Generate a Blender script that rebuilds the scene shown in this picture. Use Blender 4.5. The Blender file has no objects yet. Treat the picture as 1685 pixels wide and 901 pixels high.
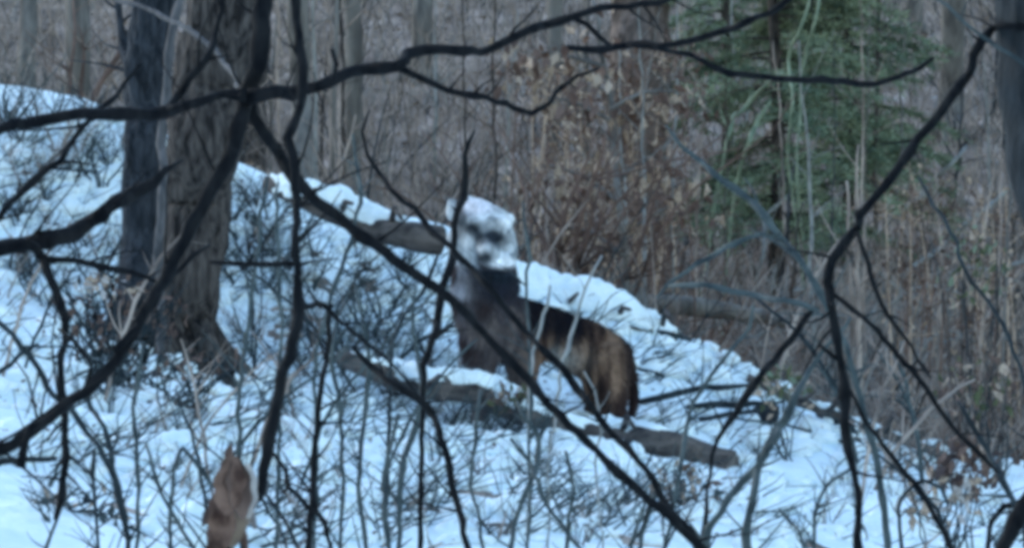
import bpy, bmesh, math, random
import numpy as np
from mathutils import Vector, Matrix, noise
R = math.radians
random.seed(7)
SC = bpy.context.scene
C = SC.collection
# ------------------------------------------------------------------ camera, sky, sun, exposure
H = 1.65                      # eye height
F = 8013.0                    # focal length in photograph pixels
cam_d = bpy.data.cameras.new('camera'); cam = bpy.data.objects.new('camera', cam_d); C.objects.link(cam)
cam.location = (0, 0, H); cam.rotation_euler = (R(90), 0, 0)
cam_d.sensor_width = 36; cam_d.lens = 36 * F / 1685; cam_d.clip_start = .1; cam_d.clip_end = 2000
cam_d.dof.use_dof = True; cam_d.dof.focus_distance = 21; cam_d.dof.aperture_fstop = 20
SC.camera = cam
w = bpy.data.worlds.new('World'); SC.world = w; w.use_nodes = True
nt = w.node_tree
sky = nt.nodes.new('ShaderNodeTexSky'); sky.sky_type = 'NISHITA'; sky.sun_disc = False
SUN_EL, SUN_AZ = 24, -55      # azimuth from +Y, clockwise positive
sky.sun_elevation = R(SUN_EL); sky.sun_rotation = R(SUN_AZ); sky.dust_density = .4; sky.air_density = 1.6; sky.ozone_density = 3
bg = nt.nodes['Background']; bg.inputs['Strength'].default_value = .15
nt.links.new(sky.outputs['Color'], bg.inputs['Color'])
sun_d = bpy.data.lights.new('sun', 'SUN'); sun_d.energy = .5; sun_d.angle = R(20); sun_d.color = (1, .95, .88)
sun = bpy.data.objects.new('sun', sun_d); C.objects.link(sun)
az = R(SUN_AZ); el = R(SUN_EL)
sdir = Vector((math.sin(az) * math.cos(el), math.cos(az) * math.cos(el), math.sin(el)))
sun.rotation_euler = sdir.to_track_quat('Z', 'Y').to_euler()
SC.view_settings.view_transform = 'Standard'; SC.view_settings.look = 'None'
SC.view_settings.exposure = 1.58; SC.view_settings.gamma = 1
SC.cycles.filter_width = 4.6          # the photograph is a soft, strongly enlarged one

# ------------------------------------------------------------------ helpers
def W(px, py, D):             # where the sight line through a photograph pixel is at distance D
    return Vector(((px - 842) * D / F, D, H + (450 - py) * D / F))
def interp(x, xs, ys): return float(np.interp(x, xs, ys))
CREST = ([-600, 0, 130, 250, 380, 480, 600, 730, 850, 1040, 1130, 1300, 1500, 1685, 2300], [60, 150, 165, 210, 258, 300, 345, 372, 436, 530, 560, 640, 725, 762, 860])
FOOT = ([-600, 0, 400, 800, 1020, 1300, 1685, 2300], [330, 470, 600, 690, 722, 780, 850, 960])
def ss(t): t = max(0., min(1., t)); return t * t * (3 - 2 * t)
def lerp(a, b, t): return a + (b - a) * t
def G0(x, y):
    pc = 842 + x * F / 27.5; pf = 842 + x * F / 25
    crest = (450 - interp(pc, *CREST)) * 27.5 / F; foot = (450 - interp(pf, *FOOT)) * 25 / F
    crest = max(-1.9, min(2.2, crest)); foot = max(-1.75, min(1.2, foot))
    if y < 25: return H + lerp(foot, -1.66, ss((25 - y) / 22) * .55 + max(0, min(1, (25 - y) / 20)) * .45)
    if y < 27.5: return H + lerp(foot, crest, ss((y - 25) / 2.5) * .5 + (y - 25) / 2.5 * .5)
    floor = -1.35 + (y - 33) * .16 if y < 200 else 25.4 + (y - 200) * .03
    back = crest - .35 * (y - 27.5) * ss((y - 27.3) / 3)
    t = ss((y - 29) / 5)
    return H + lerp(back if y < 34 else floor, floor, t)
def nz(x, y, s, z=0.): return noise.noise(Vector((x * s, y * s, z)))
def G(x, y):
    a = 1. if 5 < y < 60 else .5
    return G0(x, y) + a * (.07 * nz(x, y, .9) + .03 * nz(x, y, 3.1, 5) + (.012 * nz(x, y, 9, 9) if y < 32 else 0))

def mat(name, col, rough=.9, col2=None, scale=20., bump=0., bscale=60., stretch=None, spec=.25, attr=False, alt=None):
    m = bpy.data.materials.new(name); m.use_nodes = True
    n = m.node_tree; b = n.nodes['Principled BSDF']; b.inputs['Roughness'].default_value = rough
    b.inputs['Specular IOR Level'].default_value = spec
    b.inputs['Base Color'].default_value = (*col, 1)
    tc = n.nodes.new('ShaderNodeTexCoord'); vec = tc.outputs['Object']
    if stretch:
        mp = n.nodes.new('ShaderNodeMapping'); mp.inputs['Scale'].default_value = stretch
        n.links.new(vec, mp.inputs['Vector']); vec = mp.outputs['Vector']
    src = None
    if attr:
        at = n.nodes.new('ShaderNodeAttribute'); at.attribute_name = 'Col'; src = at.outputs['Color']
    if col2 or attr:
        t = n.nodes.new('ShaderNodeTexNoise'); t.inputs['Scale'].default_value = scale; t.inputs['Detail'].default_value = 8
        n.links.new(vec, t.inputs['Vector'])
        r = n.nodes.new('ShaderNodeValToRGB'); n.links.new(t.outputs['Fac'], r.inputs['Fac'])
        r.color_ramp.elements[0].position = .36; r.color_ramp.elements[1].position = .64
        r.color_ramp.elements[0].color = (*col, 1) if not attr else (.7, .7, .7, 1)
        r.color_ramp.elements[1].color = (*(col2 or (1.1, 1.1, 1.1)), 1)
        if attr:
            mx = n.nodes.new('ShaderNodeMix'); mx.data_type = 'RGBA'; mx.blend_type = 'MULTIPLY'; mx.inputs[0].default_value = 1
            n.links.new(src, mx.inputs[6]); n.links.new(r.outputs['Color'], mx.inputs[7])
            n.links.new(mx.outputs[2], b.inputs['Base Color'])
        else: n.links.new(r.outputs['Color'], b.inputs['Base Color'])
    if bump:
        t = n.nodes.new('ShaderNodeTexNoise'); t.inputs['Scale'].default_value = bscale; t.inputs['Detail'].default_value = 6
        n.links.new(vec, t.inputs['Vector'])
        bp = n.nodes.new('ShaderNodeBump'); bp.inputs['Strength'].default_value = .8; bp.inputs['Distance'].default_value = bump
        n.links.new(t.outputs['Fac'], bp.inputs['Height']); n.links.new(bp.outputs['Normal'], b.inputs['Normal'])
    return m
M = dict(
    near=mat('dark_wet_bark', (.002, .003, .005), .9, (.010, .011, .013), 30, .004, 60, (1, 1, .4), spec=.12),
    nearg=mat('grey_bark', (.035, .037, .042), .85, (.095, .092, .098), 22, .006, 60, (1, 1, .3)),
    twig=mat('grey_green_twig', (.020, .032, .038), .85, (.065, .085, .09), 12),
    twigd=mat('dark_twig', (.006, .011, .015), .85, (.022, .034, .042), 12),
    pale=mat('pale_cane', (.13, .14, .145), .85, (.25, .26, .26), 9),
    trunk=mat('brown_grey_bark', (.010, .009, .010), .95, (.085, .074, .070), 16, .06, 24, (2, 2, .35)),
    trunkb=mat('blue_grey_bark', (.010, .014, .020), .95, (.048, .055, .068), 16, .06, 24, (2, 2, .35)),
    red=mat('red_brown_bark', (.050, .040, .036), .95, (.15, .12, .11), 7, .02, 20, (2, 2, .5)),
    far=mat('far_bark', (.07, .068, .068), .95, (.17, .165, .16), 5, .02, 20, (2, 2, .3)),
    edge=mat('dark_edge_bark', (.006, .010, .014), .95, (.022, .028, .034), 30, .01, 60, (1, 1, .4)),
    dry=mat('dry_pinkish_leaf', (.055, .030, .024), .9, (.19, .12, .095), 22, .004, 60),
    log=mat('weathered_log_bark', (.03, .028, .03), .95, (.12, .105, .10), 9, .012, 30, (.4, 2, 2)),
    wood=mat('cut_wood_end', (.05, .045, .045), .9, (.11, .10, .095), 20),
    snow=mat('snow', (.66, .77, .83), .7, (.78, .87, .91), 14, .02, 35, spec=.2),
    leaf=mat('tan_beech_leaf', (.17, .12, .085), .8, (.46, .37, .30), 9),
    leafd=mat('brown_dead_leaf', (.055, .035, .03), .85, (.15, .10, .085), 9),
    litter=mat('leaf_litter', (.10, .074, .058), .9, (.37, .30, .24), 3),
    brush=mat('grey_brown_brush', (.12, .098, .09), .9, (.40, .335, .30), 2.5),
    green=mat('hemlock_needle', (.08, .125, .088), .85, (.20, .25, .165), 2),
    gcane=mat('pale_green_blade', (.09, .13, .09), .8, (.20, .25, .18), 8),
    olive=mat('olive_moss', (.035, .045, .025), .9, (.10, .115, .06), 8),
    fur=mat('animal_fur', (1, 1, 1), 1., None, 45, .002, 120, (1, 1, .5), attr=True, spec=0.),
    eye=mat('dark_eye', (.01, .01, .012), .2, spec=.6),
    nose=mat('dark_nose', (.02, .022, .026), .5),
    rust=mat('rusty_brown_wood', (.05, .035, .036), .9, (.14, .10, .10), 14, .01, 40),
    palew=mat('pale_split_wood', (.30, .27, .26), .85, (.62, .60, .60), 8, .01, 30),
)
def link(name, me, m=None, parent=None, smooth=True):
    o = bpy.data.objects.new(name, me); C.objects.link(o)
    if m and not me.materials: me.materials.append(M[m] if isinstance(m, str) else m)
    if smooth: me.polygons.foreach_set('use_smooth', [True] * len(me.polygons))
    if parent: o.parent = parent; o.matrix_parent_inverse = Matrix.Translation(-parent.location)
    return o
def tag(o, label=None, cat=None, group=None, kind=None):
    if label: o['label'] = label
    if cat: o['category'] = cat
    if group: o['group'] = group
    if kind: o['kind'] = kind
    return o
def thing(name, loc, label, cat, group=None):
    o = bpy.data.objects.new(name, None); C.objects.link(o); o.location = loc; o.empty_display_size = .1
    return tag(o, label, cat, group)
class MB:                     # collects vertices and faces for one mesh
    def __init__(s): s.v = []; s.f = []; s.off = None
    def tube(s, pts, rad, n=7, cap=True, rough=0.):
        k = len(pts)
        if k < 2: return
        b0 = len(s.v); prev = None; nprev = Vector((.3, .9, .2)).normalized()
        for i, p in enumerate(pts):
            d = (pts[min(i + 1, k - 1)] - pts[max(i - 1, 0)])
            if d.length < 1e-7: d = Vector((0, 0, 1))
            d.normalize()
            a = nprev - d * nprev.dot(d)
            if a.length < 1e-3: a = d.orthogonal()
            a.normalize(); nprev = a; b = d.cross(a)
            for j in range(n):
                t = 2 * math.pi * j / n
                r = rad[i]
                if n > 24: r *= 1 + .05 * math.sin(j * 2.1 + 5 * noise.noise(Vector((p.z * 1.3, j * .15, 0)))) + .05 * noise.noise(Vector((j * .9, p.z * 9, 3)))
                if rough: r *= 1 + rough * noise.noise(Vector((p.x * 6 + j * 1.7, p.y * 6, p.z * 6)) * (1 if r > .04 else 2.2))
                s.v.append(tuple(p + (a * math.cos(t) + b * math.sin(t)) * r))
        for i in range(k - 1):
            for j in range(n):
                a0 = b0 + i * n + j; a1 = b0 + i * n + (j + 1) % n
                s.f.append((a0, a1, a1 + n, a0 + n))
        if cap:
            s.f.append(tuple(b0 + j for j in range(n))[::-1]); s.f.append(tuple(b0 + (k - 1) * n + j for j in range(n)))
    def leaf(s, p, d, up, l, wd):      # folded leaf, four faces
        d = d.normalized(); sd = d.cross(up)
        if sd.length < 1e-3: sd = d.orthogonal()
        sd.normalize(); nn = sd.cross(d); b = len(s.v)
        for q in (p, p + d * l * .4 + sd * wd * .5 + nn * l * .12, p + d * l * .5 - nn * l * .02, p + d * l * .4 - sd * wd * .5 + nn * l * .12, p + d * l - nn * l * .12): s.v.append(tuple(q))
        s.f += [(b, b + 1, b + 2), (b, b + 2, b + 3), (b + 1, b + 4, b + 2), (b + 2, b + 4, b + 3)]
    def blade(s, p, q, wd):
        d = q - p; sd = d.cross(Vector((random.uniform(-1, 1), random.uniform(-1, 1), random.uniform(-1, 1))))
        if sd.length < 1e-6: return
        sd.normalize(); b = len(s.v); s.v += [tuple(p - sd * wd / 2), tuple(p + sd * wd / 2), tuple(q)]; s.f.append((b, b + 1, b + 2))
    def blob(s, c, r, seed=0, n=10, mm=6, amp=.3):
        b = len(s.v); rx, ry, rz = r
        for i in range(mm + 1):
            th = math.pi * i / mm
            for j in range(n):
                ph = 2 * math.pi * j / n
                d = Vector((math.sin(th) * math.cos(ph), math.sin(th) * math.sin(ph), math.cos(th)))
                k = 1 + amp * noise.noise(d * 1.7 + Vector((seed, seed * 2.1, 0)))
                s.v.append((c[0] + d.x * rx * k, c[1] + d.y * ry * k, c[2] + d.z * rz * k))
        for i in range(mm):
            for j in range(n):
                a = b + i * n + j; a1 = b + i * n + (j + 1) % n
                s.f.append((a, a + n, a1 + n, a1))
    def build(s, name, m, parent=None, smooth=True):
        me = bpy.data.meshes.new(name); me.from_pydata(s.v, [], s.f); me.validate(); me.update()
        return link(name, me, m, parent, smooth)
def resample(P, rad, step):   # Catmull-Rom through P
    out = []; rr = []
    Q = [P[0] * 2 - P[1]] + P + [P[-1] * 2 - P[-2]]
    for i in range(len(P) - 1):
        a, b, c, d = Q[i:i + 4]; n = max(1, int((c - b).length / step))
        for k in range(n):
            t = k / n; t2 = t * t; t3 = t2 * t
            out.append(.5 * ((2 * b) + (c - a) * t + (2 * a - 5 * b + 4 * c - d) * t2 + (3 * b - a - 3 * c + d) * t3)); rr.append(lerp(rad[i], rad[i + 1], t))
    out.append(P[-1]); rr.append(rad[-1])
    return out, rr
def parse(txt):
    return [tuple(float(v) for v in t.split(',')) for t in txt.split()]
def jitter(P, amp, s=9):
    sd = random.uniform(0, 50)
    return [p + Vector((noise.noise(p * s + Vector((sd, 0, 0))), noise.noise(p * s + Vector((0, sd, 0))), noise.noise(p * s + Vector((0, 0, sd))))) * amp for p in P]
def twiglets(mb, P, rr, n, L, D):
    if len(P) < 5: return
    for _ in range(n):
        i = random.randrange(2, len(P) - 1); p = P[i]; d = (P[i] - P[i - 1]).normalized()
        a = random.choice((-1, 1)) * random.uniform(.5, 1.2)
        q = Matrix.Rotation(a, 3, 'Y') @ d; q = (q + Vector((0, random.uniform(-.4, .4), random.uniform(-.1, .3)))).normalized()
        l = L * random.uniform(.3, 1); c = Vector((random.uniform(-.3, .3), random.uniform(-.2, .2), random.uniform(-.2, .35)))
        T = [p + q * l * t + c * l * t * t for t in (0, .25, .5, .75, 1)]
        T = jitter(T, .02 * l + .003, 14)
        T[0] = p; r0 = min(rr[i] * .5, .0045 * D / 12)
        mb.tube(T, [r0, r0 * .8, r0 * .6, r0 * .45, r0 * .3], 4)
def branch(name, txt, D0, D1, m, parent=None, tw=0, L=.25, n=8, rough=.42, jit=1., tomb=None):
    """txt: px,py,width triples in photograph pixels, placed between distances D0 and D1"""
    A = parse(txt); k = len(A); P = []; rad = []
    for i, a in enumerate(A):
        D = lerp(D0, D1, i / (k - 1)) + (.05 * D0 / 12 * math.sin(i * 2.3 + len(txt)) if 0 < i < k - 1 else 0)
        P.append(W(a[0], a[1], D)); rad.append(a[2] * (.45 if D0 < 13 and a[2] < 60 else .5) * D / F)
    P, rad = resample(P, rad, .035 * D0 / 12)
    Pj = jitter(P, jit * .0065 * min(D0, 20) / 12, 19); Pj[0] = P[0]; Pj[-1] = P[-1]
    if A[0][2] * D0 < 600 and len(rad) > 6:       # nodes: swellings with a slight kink
        step = .16 * D0 / 12; acc = random.random() * step; kink = Vector((0, 0, 0))
        for i in range(1, len(Pj) - 1):
            acc += (P[i] - P[i - 1]).length
            if acc > step:
                acc = random.uniform(0, .5) * step; rad[i] *= random.uniform(1.08, 1.28); kink = Vector((random.uniform(-1, 1), 0, random.uniform(-1, 1))) * jit * .006 * D0 / 12
            Pj[i] = Pj[i] + kink; kink *= .75
    mb = tomb or MB(); mb.tube(Pj, rad, n, True, rough)
    if tw: twiglets(mb, Pj, rad, int(tw * 1.6), L, D0)
    if tomb: return P, rad
    o = mb.build(name, m, parent); o['_p'] = 0; del o['_p']
    return o
# ------------------------------------------------------------------ ground
def axis(segs):
    out = []
    for a, b, st in segs:
        n = max(1, int(round((b - a) / st))); out += [a + (b - a) * i / n for i in range(n)]
    return out + [segs[-1][1]]
def snowy(x, y):              # 1 snow, 0 leaf litter
    n = nz(x, y, 1.3, 3) + .6 * nz(x, y, 4.5, 7)
    if y < 27.45:
        s = .93
        if n < -.48: s = .35
        return s
    t = (y - 27.45) / .35 + n * .8
    s = 1 - max(0, min(1, t))
    pr = 842 + x * F / y
    if y > 30 and nz(x, y, .8, 11) > .60 - .0004 * max(0, pr - 900): s = max(s, .35)
    return s
def make_ground():
    xs = axis([(-400, -60, 40), (-60, -12, 6), (-12, -4, .6), (-4, 4, .035), (4, 12, .6), (12, 60, 6), (60, 400, 40)])
    ys = axis([(-300, -40, 40), (-40, 0, 5), (0, 13, .5), (13, 28.4, .04), (28.4, 34, .15), (34, 60, .5), (60, 200, 6), (200, 900, 50)])
    nx, ny = len(xs), len(ys); V = []; col = []
    for y in ys:
        for x in xs:
            V.append((x, y, G(x, max(y, 0))))
            s = snowy(x, y) if abs(x) < 8 and y > 0 else (.9 if y < 27.5 else 0.)
            col += [s, s, s, 1]
    Fc = [(j * nx + i, j * nx + i + 1, (j + 1) * nx + i + 1, (j + 1) * nx + i) for j in range(ny - 1) for i in range(nx - 1)]
    me = bpy.data.meshes.new('ground'); me.from_pydata(V, [], Fc); me.update()
    ca = me.color_attributes.new('Col', 'FLOAT_COLOR', 'POINT'); ca.data.foreach_set('color', col)
    m = bpy.data.materials.new('snow_and_leaf_litter'); m.use_nodes = True; n = m.node_tree; b = n.nodes['Principled BSDF']
    b.inputs['Roughness'].default_value = .8; b.inputs['Specular IOR Level'].default_value = .2
    at = n.nodes.new('ShaderNodeAttribute'); at.attribute_name = 'Col'
    tc = n.nodes.new('ShaderNodeTexCoord')
    def ns(sc, det=6):
        t = n.nodes.new('ShaderNodeTexNoise'); t.inputs['Scale'].default_value = sc; t.inputs['Detail'].default_value = det
        n.links.new(tc.outputs['Object'], t.inputs['Vector']); return t
    def ramp(t, *st):
        r = n.nodes.new('ShaderNodeValToRGB'); n.links.new(t, r.inputs['Fac'])
        while len(r.color_ramp.elements) < len(st): r.color_ramp.elements.new(.5)
        for e, (p, c) in zip(r.color_ramp.elements, st): e.position = p; e.color = (*c, 1)
        return r
    mpn = n.nodes.new('ShaderNodeMapping'); mpn.inputs['Scale'].default_value = (1, .3, 1); n.links.new(tc.outputs['Object'], mpn.inputs['Vector'])
    lt_ = ns(2.6, 10); n.links.new(mpn.outputs['Vector'], lt_.inputs['Vector'])
    lit = ramp(lt_.outputs['Fac'], (.36, (.06, .045, .038)), (.5, (.18, .14, .118)), (.66, (.36, .29, .25)))
    sn = ramp(ns(6).outputs['Fac'], (.3, (.62, .74, .80)), (.7, (.78, .87, .91)))
    ad = n.nodes.new('ShaderNodeMath'); ad.operation = 'ADD'; n.links.new(at.outputs['Fac'], ad.inputs[0])
    sub = n.nodes.new('ShaderNodeMath'); sub.operation = 'MULTIPLY_ADD'; sub.inputs[1].default_value = 1.1; sub.inputs[2].default_value = -.55
    n.links.new(ns(11, 8).outputs['Fac'], sub.inputs[0]); n.links.new(sub.outputs[0], ad.inputs[1])
    th = ramp(ad.outputs[0], (.46, (0, 0, 0)), (.54, (1, 1, 1)))
    mx = n.nodes.new('ShaderNodeMix'); mx.data_type = 'RGBA'
    n.links.new(th.outputs['Color'], mx.inputs[0]); n.links.new(lit.outputs['Color'], mx.inputs[6]); n.links.new(sn.outputs['Color'], mx.inputs[7])
    n.links.new(mx.outputs[2], b.inputs['Base Color'])
    bp = n.nodes.new('ShaderNodeBump'); bp.inputs['Distance'].default_value = .03; bp.inputs['Strength'].default_value = .7
    n.links.new(ns(16, 8).outputs['Fac'], bp.inputs['Height']); n.links.new(bp.outputs['Normal'], b.inputs['Normal'])
    o = link('ground', me, m); o['kind'] = 'structure'; o['label'] = 'snow covered bank with brown leaf littered slope behind it'
make_ground()
def gpt(px, D): 
    x = (px - 842) * D / F; return Vector((x, D, G(x, D)))
def solve(px, py, lo=12, hi=27.4):          # distance at which the sight line meets the snow
    best = lo; 
    for k in range(300):
        D = lo + (hi - lo) * k / 299; p = W(px, py, D)
        if G(p.x, D) >= p.z: return D
    return hi

# ------------------------------------------------------------------ foreground trees and branches
def tree(name, base, label, cat='tree', group=None): return thing(name, base, label, cat, group)
T = tree('leaning_tree', gpt(-110, 11.0), 'dark crooked young tree with arching boughs crossing the whole left of the view', 'tree')
branch('trunk', '-110,1480,34 -104,1250,32 -90,1000,31 -40,770,27 0,735,24 60,700,22 140,640,21 200,580,21 240,510,22 290,420,24 330,350,25 370,270,26 393,210,28 402,158,30 424,110,32 430,50,34 432,-40,34 440,-160,32 430,-420,26 445,-800,16 430,-1200,6', 11, 11.1, 'near', T, 12, .4, 10)
bt = branch('bough', '402,158,26 370,156,15 330,162,14 300,172,20 270,184,24 200,186,22 130,190,22 60,198,22 0,212,20 -80,250,18 -220,290,10', 11.02, 10.9, 'near', T, 5, .3, 8)
bt = branch('bough', '404,158,30 440,152,26 480,152,26 520,140,24 560,124,23 600,114,24 650,106,22 670,90,19 700,84,18 760,82,17 800,80,15 832,68,15 870,50,17 900,38,17 940,28,15 990,18,13 1080,2,11 1180,-40,8 1300,-90,4', 11.05, 11.4, 'near', T, 4, .2, 8)
branch('bough', '650,106,15 700,130,12 740,148,11 800,160,11 845,178,12 877,184,11 905,166,9 925,146,9 950,128,8 984,112,6', 11.2, 11.3, 'near', T, 3, .12, 7)
branch('bough', '940,30,12 965,42,11 985,62,10 1005,76,9', 11.35, 11.4, 'near', T, 1, .1, 7)
branch('bough', '412,160,18 415,190,22 432,215,22 455,250,22 482,288,22 520,332,21 560,362,20 600,392,20 650,424,20 700,460,19 745,498,18 780,532,17 830,585,16 870,625,15 900,662,15 935,698,15 965,725,15 1030,790,15 1085,840,17 1140,892,17 1200,950,14 1300,1040,6', 11.1, 11.6, 'near', T, 10, .25, 8)
branch('bough', '270,184,20 300,150,18 325,115,16 345,85,14 360,40,11 366,-30,8', 11.0, 11.2, 'near', T, 2, .2, 7)
branch('bough', '185,576,14 215,545,13 260,480,12 300,440,10 345,402,6', 11.0, 11.3, 'near', T, 0)
branch('twig', '140,640,12 150,600,9 120,560,7 95,540,5', 11.0, 11.1, 'near', T, 2, .1, 6)
branch('bough', '75,692,15 50,700,16 40,730,15 32,768,17', 11.0, 10.95, 'near', T, 0)

B = tree('drooping_branch_tree', gpt(1040, 12.2), 'slim dark branch tree whose long boughs sweep across the top centre', 'tree')
branch('trunk', '1490,1440,30 1560,1100,28 1740,700,27 1800,300,26 1760,40,22 1600,-120,18 1420,-80,14 1305,-5,13 1262,22,12 1230,36,12 1190,50,12 1150,62,13 1100,72,13 1040,76,13 990,78,12 935,77,12 925,78,4', 12, 12.1, 'near', B, 3, .15, 8)
B.location = gpt(1490, 12); 
for ch in B.children: ch.matrix_parent_inverse = Matrix.Translation(-B.location)
branch('bough', '1030,74,8 1080,80,8 1130,90,9 1165,106,11 1200,117,12 1260,125,12 1330,131,12 1390,134,13 1440,134,12 1480,127,11 1510,114,10 1535,95,7', 12.1, 12.2, 'near', B, 0, .1, 7, .15)

V3 = tree('thin_upright_tree', gpt(352, 10.2), 'black thin crooked stem running top to bottom left of centre', 'tree')
branch('trunk', '335,1640,24 340,1300,22 352,1000,20 375,901,18 400,858,18 426,812,19 440,750,19 452,690,20 466,620,21 478,560,21 494,505,23 492,460,16 488,400,15 486,330,16 484,260,17 474,225,18 492,180,17 498,130,20 492,60,18 484,0,16 476,-100,14 490,-400,10 480,-700,5', 10.2, 10.3, 'near', V3, 16, .28, 8)
branch('bough', '490,434,12 440,434,11 390,433,11 345,430,7', 10.25, 10.3, 'near', V3, 2, .1, 6)
branch('bough', '545,140,5 552,105,11 545,80,9', 10.9, 10.9, 'near', T, 0)
branch('bough', '497,505,14 530,500,9 560,530,9 600,560,7 680,640,5', 10.3, 10.5, 'near', V3, 3, .1, 6)

# right edge tree with a long crooked bough
RT = tree('edge_tree', gpt(1950, 10.5), 'thick dark trunk cut off by the right edge with one long crooked bough', 'tree')
branch('trunk', '1960,1700,280 1940,1300,240 1905,900,215 1860,600,205 1812,420,205 1776,300,210 1757,180,213 1748,0,206 1750,-300,195 1750,-900,150', 10.5, 10.5, 'edge', RT, 0, n=30, rough=.12)
RB = 'near'
branch('bough', '1700,44,14 1660,41,13 1634,42,16 1618,66,16 1602,92,17 1594,122,16 1570,155,18 1548,185,18 1512,228,17 1485,262,17 1462,292,17 1440,325,16 1420,345,17 1412,374,17 1390,398,18 1370,425,19 1362,462,18 1370,510,16 1376,555,17 1386,605,16 1390,650,22 1388,690,20 1392,740,13 1404,775,14 1412,830,14 1410,880,15 1406,930,14 1400,1040,9 1395,1120,4', 10.45, 10.7, RB, RT, 12, .16, 8)
branch('bough', '1372,484,8 1395,500,9 1420,522,10 1450,552,10 1485,595,11 1525,640,11 1560,690,9 1600,735,9 1640,775,7', 10.6, 10.8, 'near', RT, 4, .15, 7)
branch('bough', '1410,380,8 1425,420,9 1440,470,8 1462,515,8 1500,570,7 1530,620,6', 10.55, 10.7, 'near', RT, 3, .12, 6)
branch('bough', '1398,640,7 1420,682,9 1450,728,10 1485,775,10 1515,815,10 1545,860,10 1565,905,9 1590,960,6', 10.65, 10.8, 'near', RT, 3, .12, 6)
branch('twig', '1386,598,8 1365,580,8 1350,568,6', 10.65, 10.6, 'near', RT, 0)
branch('twig', '1700,118,8 1660,92,7 1620,62,7 1580,30,6 1540,0,6 1500,-40,4', 10.4, 10.4, 'twig', RT, 1, .1, 6)

# left thick bough system
LT = tree('left_edge_tree', gpt(-150, 12.4), 'dark tree beyond the left edge sending a thick bent bough into view', 'tree')
branch('trunk', '-190,1400,90 -170,900,84 -150,500,80 -160,0,76 -150,-600,60', 12.5, 12.5, 'trunkb', LT, 0, n=14)
branch('bough', '-150,440,34 -60,412,30 0,404,28 40,402,30 75,392,33 120,380,30 150,362,27 180,338,27 215,318,28 250,300,22 275,282,12 300,262,5', 12.45, 12.9, 'near', LT, 3, .2, 9, .35)
branch('bough', '-40,420,24 0,410,22 40,400,20 68,420,18 82,455,17 96,500,16 104,550,14 100,600,13 102,660,14 106,720,14 104,770,14 96,825,13 90,852,9', 12.45, 12.4, 'near', LT, 6, .18, 8)
branch('bough', '75,425,14 120,428,13 170,438,12 215,446,11 270,470,7', 12.45, 12.6, 'near', LT, 2, .2, 7)
branch('bough', '-60,400,14 0,352,13 32,322,13 62,290,13 100,262,12 122,226,11 150,195,10 182,162,10 205,135,9 232,104,7', 12.3, 12.6, 'near', LT, 4, .15, 7)
branch('bough', '-60,800,11 0,757,12 45,754,10 92,753,8', 12.3, 12.3, 'twigd', LT, 0)
branch('bough', '-80,470,12 0,532,11 35,565,11 62,605,11 90,648,11 120,672,11 142,710,11 172,745,11 190,790,10 200,840,10 214,888,8', 12.3, 12.3, 'twigd', LT, 7, .2, 7)
branch('bough', '-60,650,9 0,610,9 30,585,8 62,565,7', 12.3, 12.3, 'twigd', LT, 1, .1, 6)

# pale hanging twig top left
o = thing('pale_vine', W(160, -30, 12.6), 'pale thin vine slanting from top left into the branch fork', 'vine')
branch('stem', '120,-60,7 190,0,8 240,14,8 285,34,9 320,58,9 352,82,10 372,112,9 392,140,9 405,165,7', 12.6, 11.3, 'nearg', o, 1, .1, 6)

# clump of arching stems rising from the bottom right of centre
K = thing('arching_shrub', gpt(1165, 12.5), 'clump of dark stems fanning up from the bottom edge right of centre', 'shrub')
branch('stem', '1168,1430,20 1165,1000,18 1148,900,18 1120,858,13 1085,812,12 1060,772,12 1030,738,12 1005,712,12 975,672,13 950,640,13 925,608,12 895,575,12 860,540,11 830,500,11 796,462,13 765,432,12 745,405,11 712,378,12 680,340,11 650,318,10 625,285,9 605,252,8 598,215,6 608,180,4', 12.4, 12.8, 'near', K, 9, .2, 7)
branch('stem', '1172,1430,18 1168,1000,17 1160,895,17 1172,860,13 1200,820,13 1228,785,13 1258,745,14 1275,712,15 1290,690,18 1310,650,14 1340,600,9 1375,548,7 1400,520,4', 12.5, 12.9, 'twig', K, 5, .2, 7)
branch('stem', '1225,1430,18 1222,1000,17 1226,905,16 1232,850,14 1240,810,14 1252,765,14 1270,730,14 1280,705,10', 12.5, 12.7, 'twig', K, 3, .2, 7)
branch('stem', '1100,1430,12 1070,1000,10 1050,930,9 1058,880,9 1075,825,8 1085,800,5', 12.5, 12.6, 'twig', K, 2, .1, 6)
K2 = thing('forked_twig', W(1200, 700, 13.2), 'dark slanted twig crossing the snow right of the animal', 'twig')
branch('stem', '1130,1420,14 1150,1000,12 1166,780,5 1180,722,8 1200,695,10 1222,660,13 1245,628,13 1270,592,13 1300,556,11 1330,520,9 1345,505,6', 13.2, 13.4, 'near', K2, 2, .1, 6)
branch('stem', '1345,510,9 1320,500,9 1290,496,9 1240,486,9 1180,472,9 1140,468,8 1100,470,6', 13.3, 13.6, 'twig', K2, 0)
K2.location = gpt(1130, 13.2)
for ch in K2.children: ch.matrix_parent_inverse = Matrix.Translation(-K2.location)
K3 = thing('twig_sapling', gpt(1460, 15), 'thin grey sapling crossing the dark slope right of the brown trunk', 'sapling')
branch('stem', '1480,1180,12 1450,800,12 1400,600,11 1370,520,11 1340,462,12 1310,420,12 1285,392,13 1262,362,12 1236,330,11 1205,306,10 1178,288,9 1150,262,8 1120,238,7 1095,205,4', 15, 15.2, 'twig', K3, 6, .2, 6)
branch('stem', '1290,392,7 1250,386,8 1210,398,8 1165,420,8 1130,440,7 1100,465,6 1080,490,4', 15.1, 15.2, 'twig', K3, 1, .1, 6)

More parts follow.
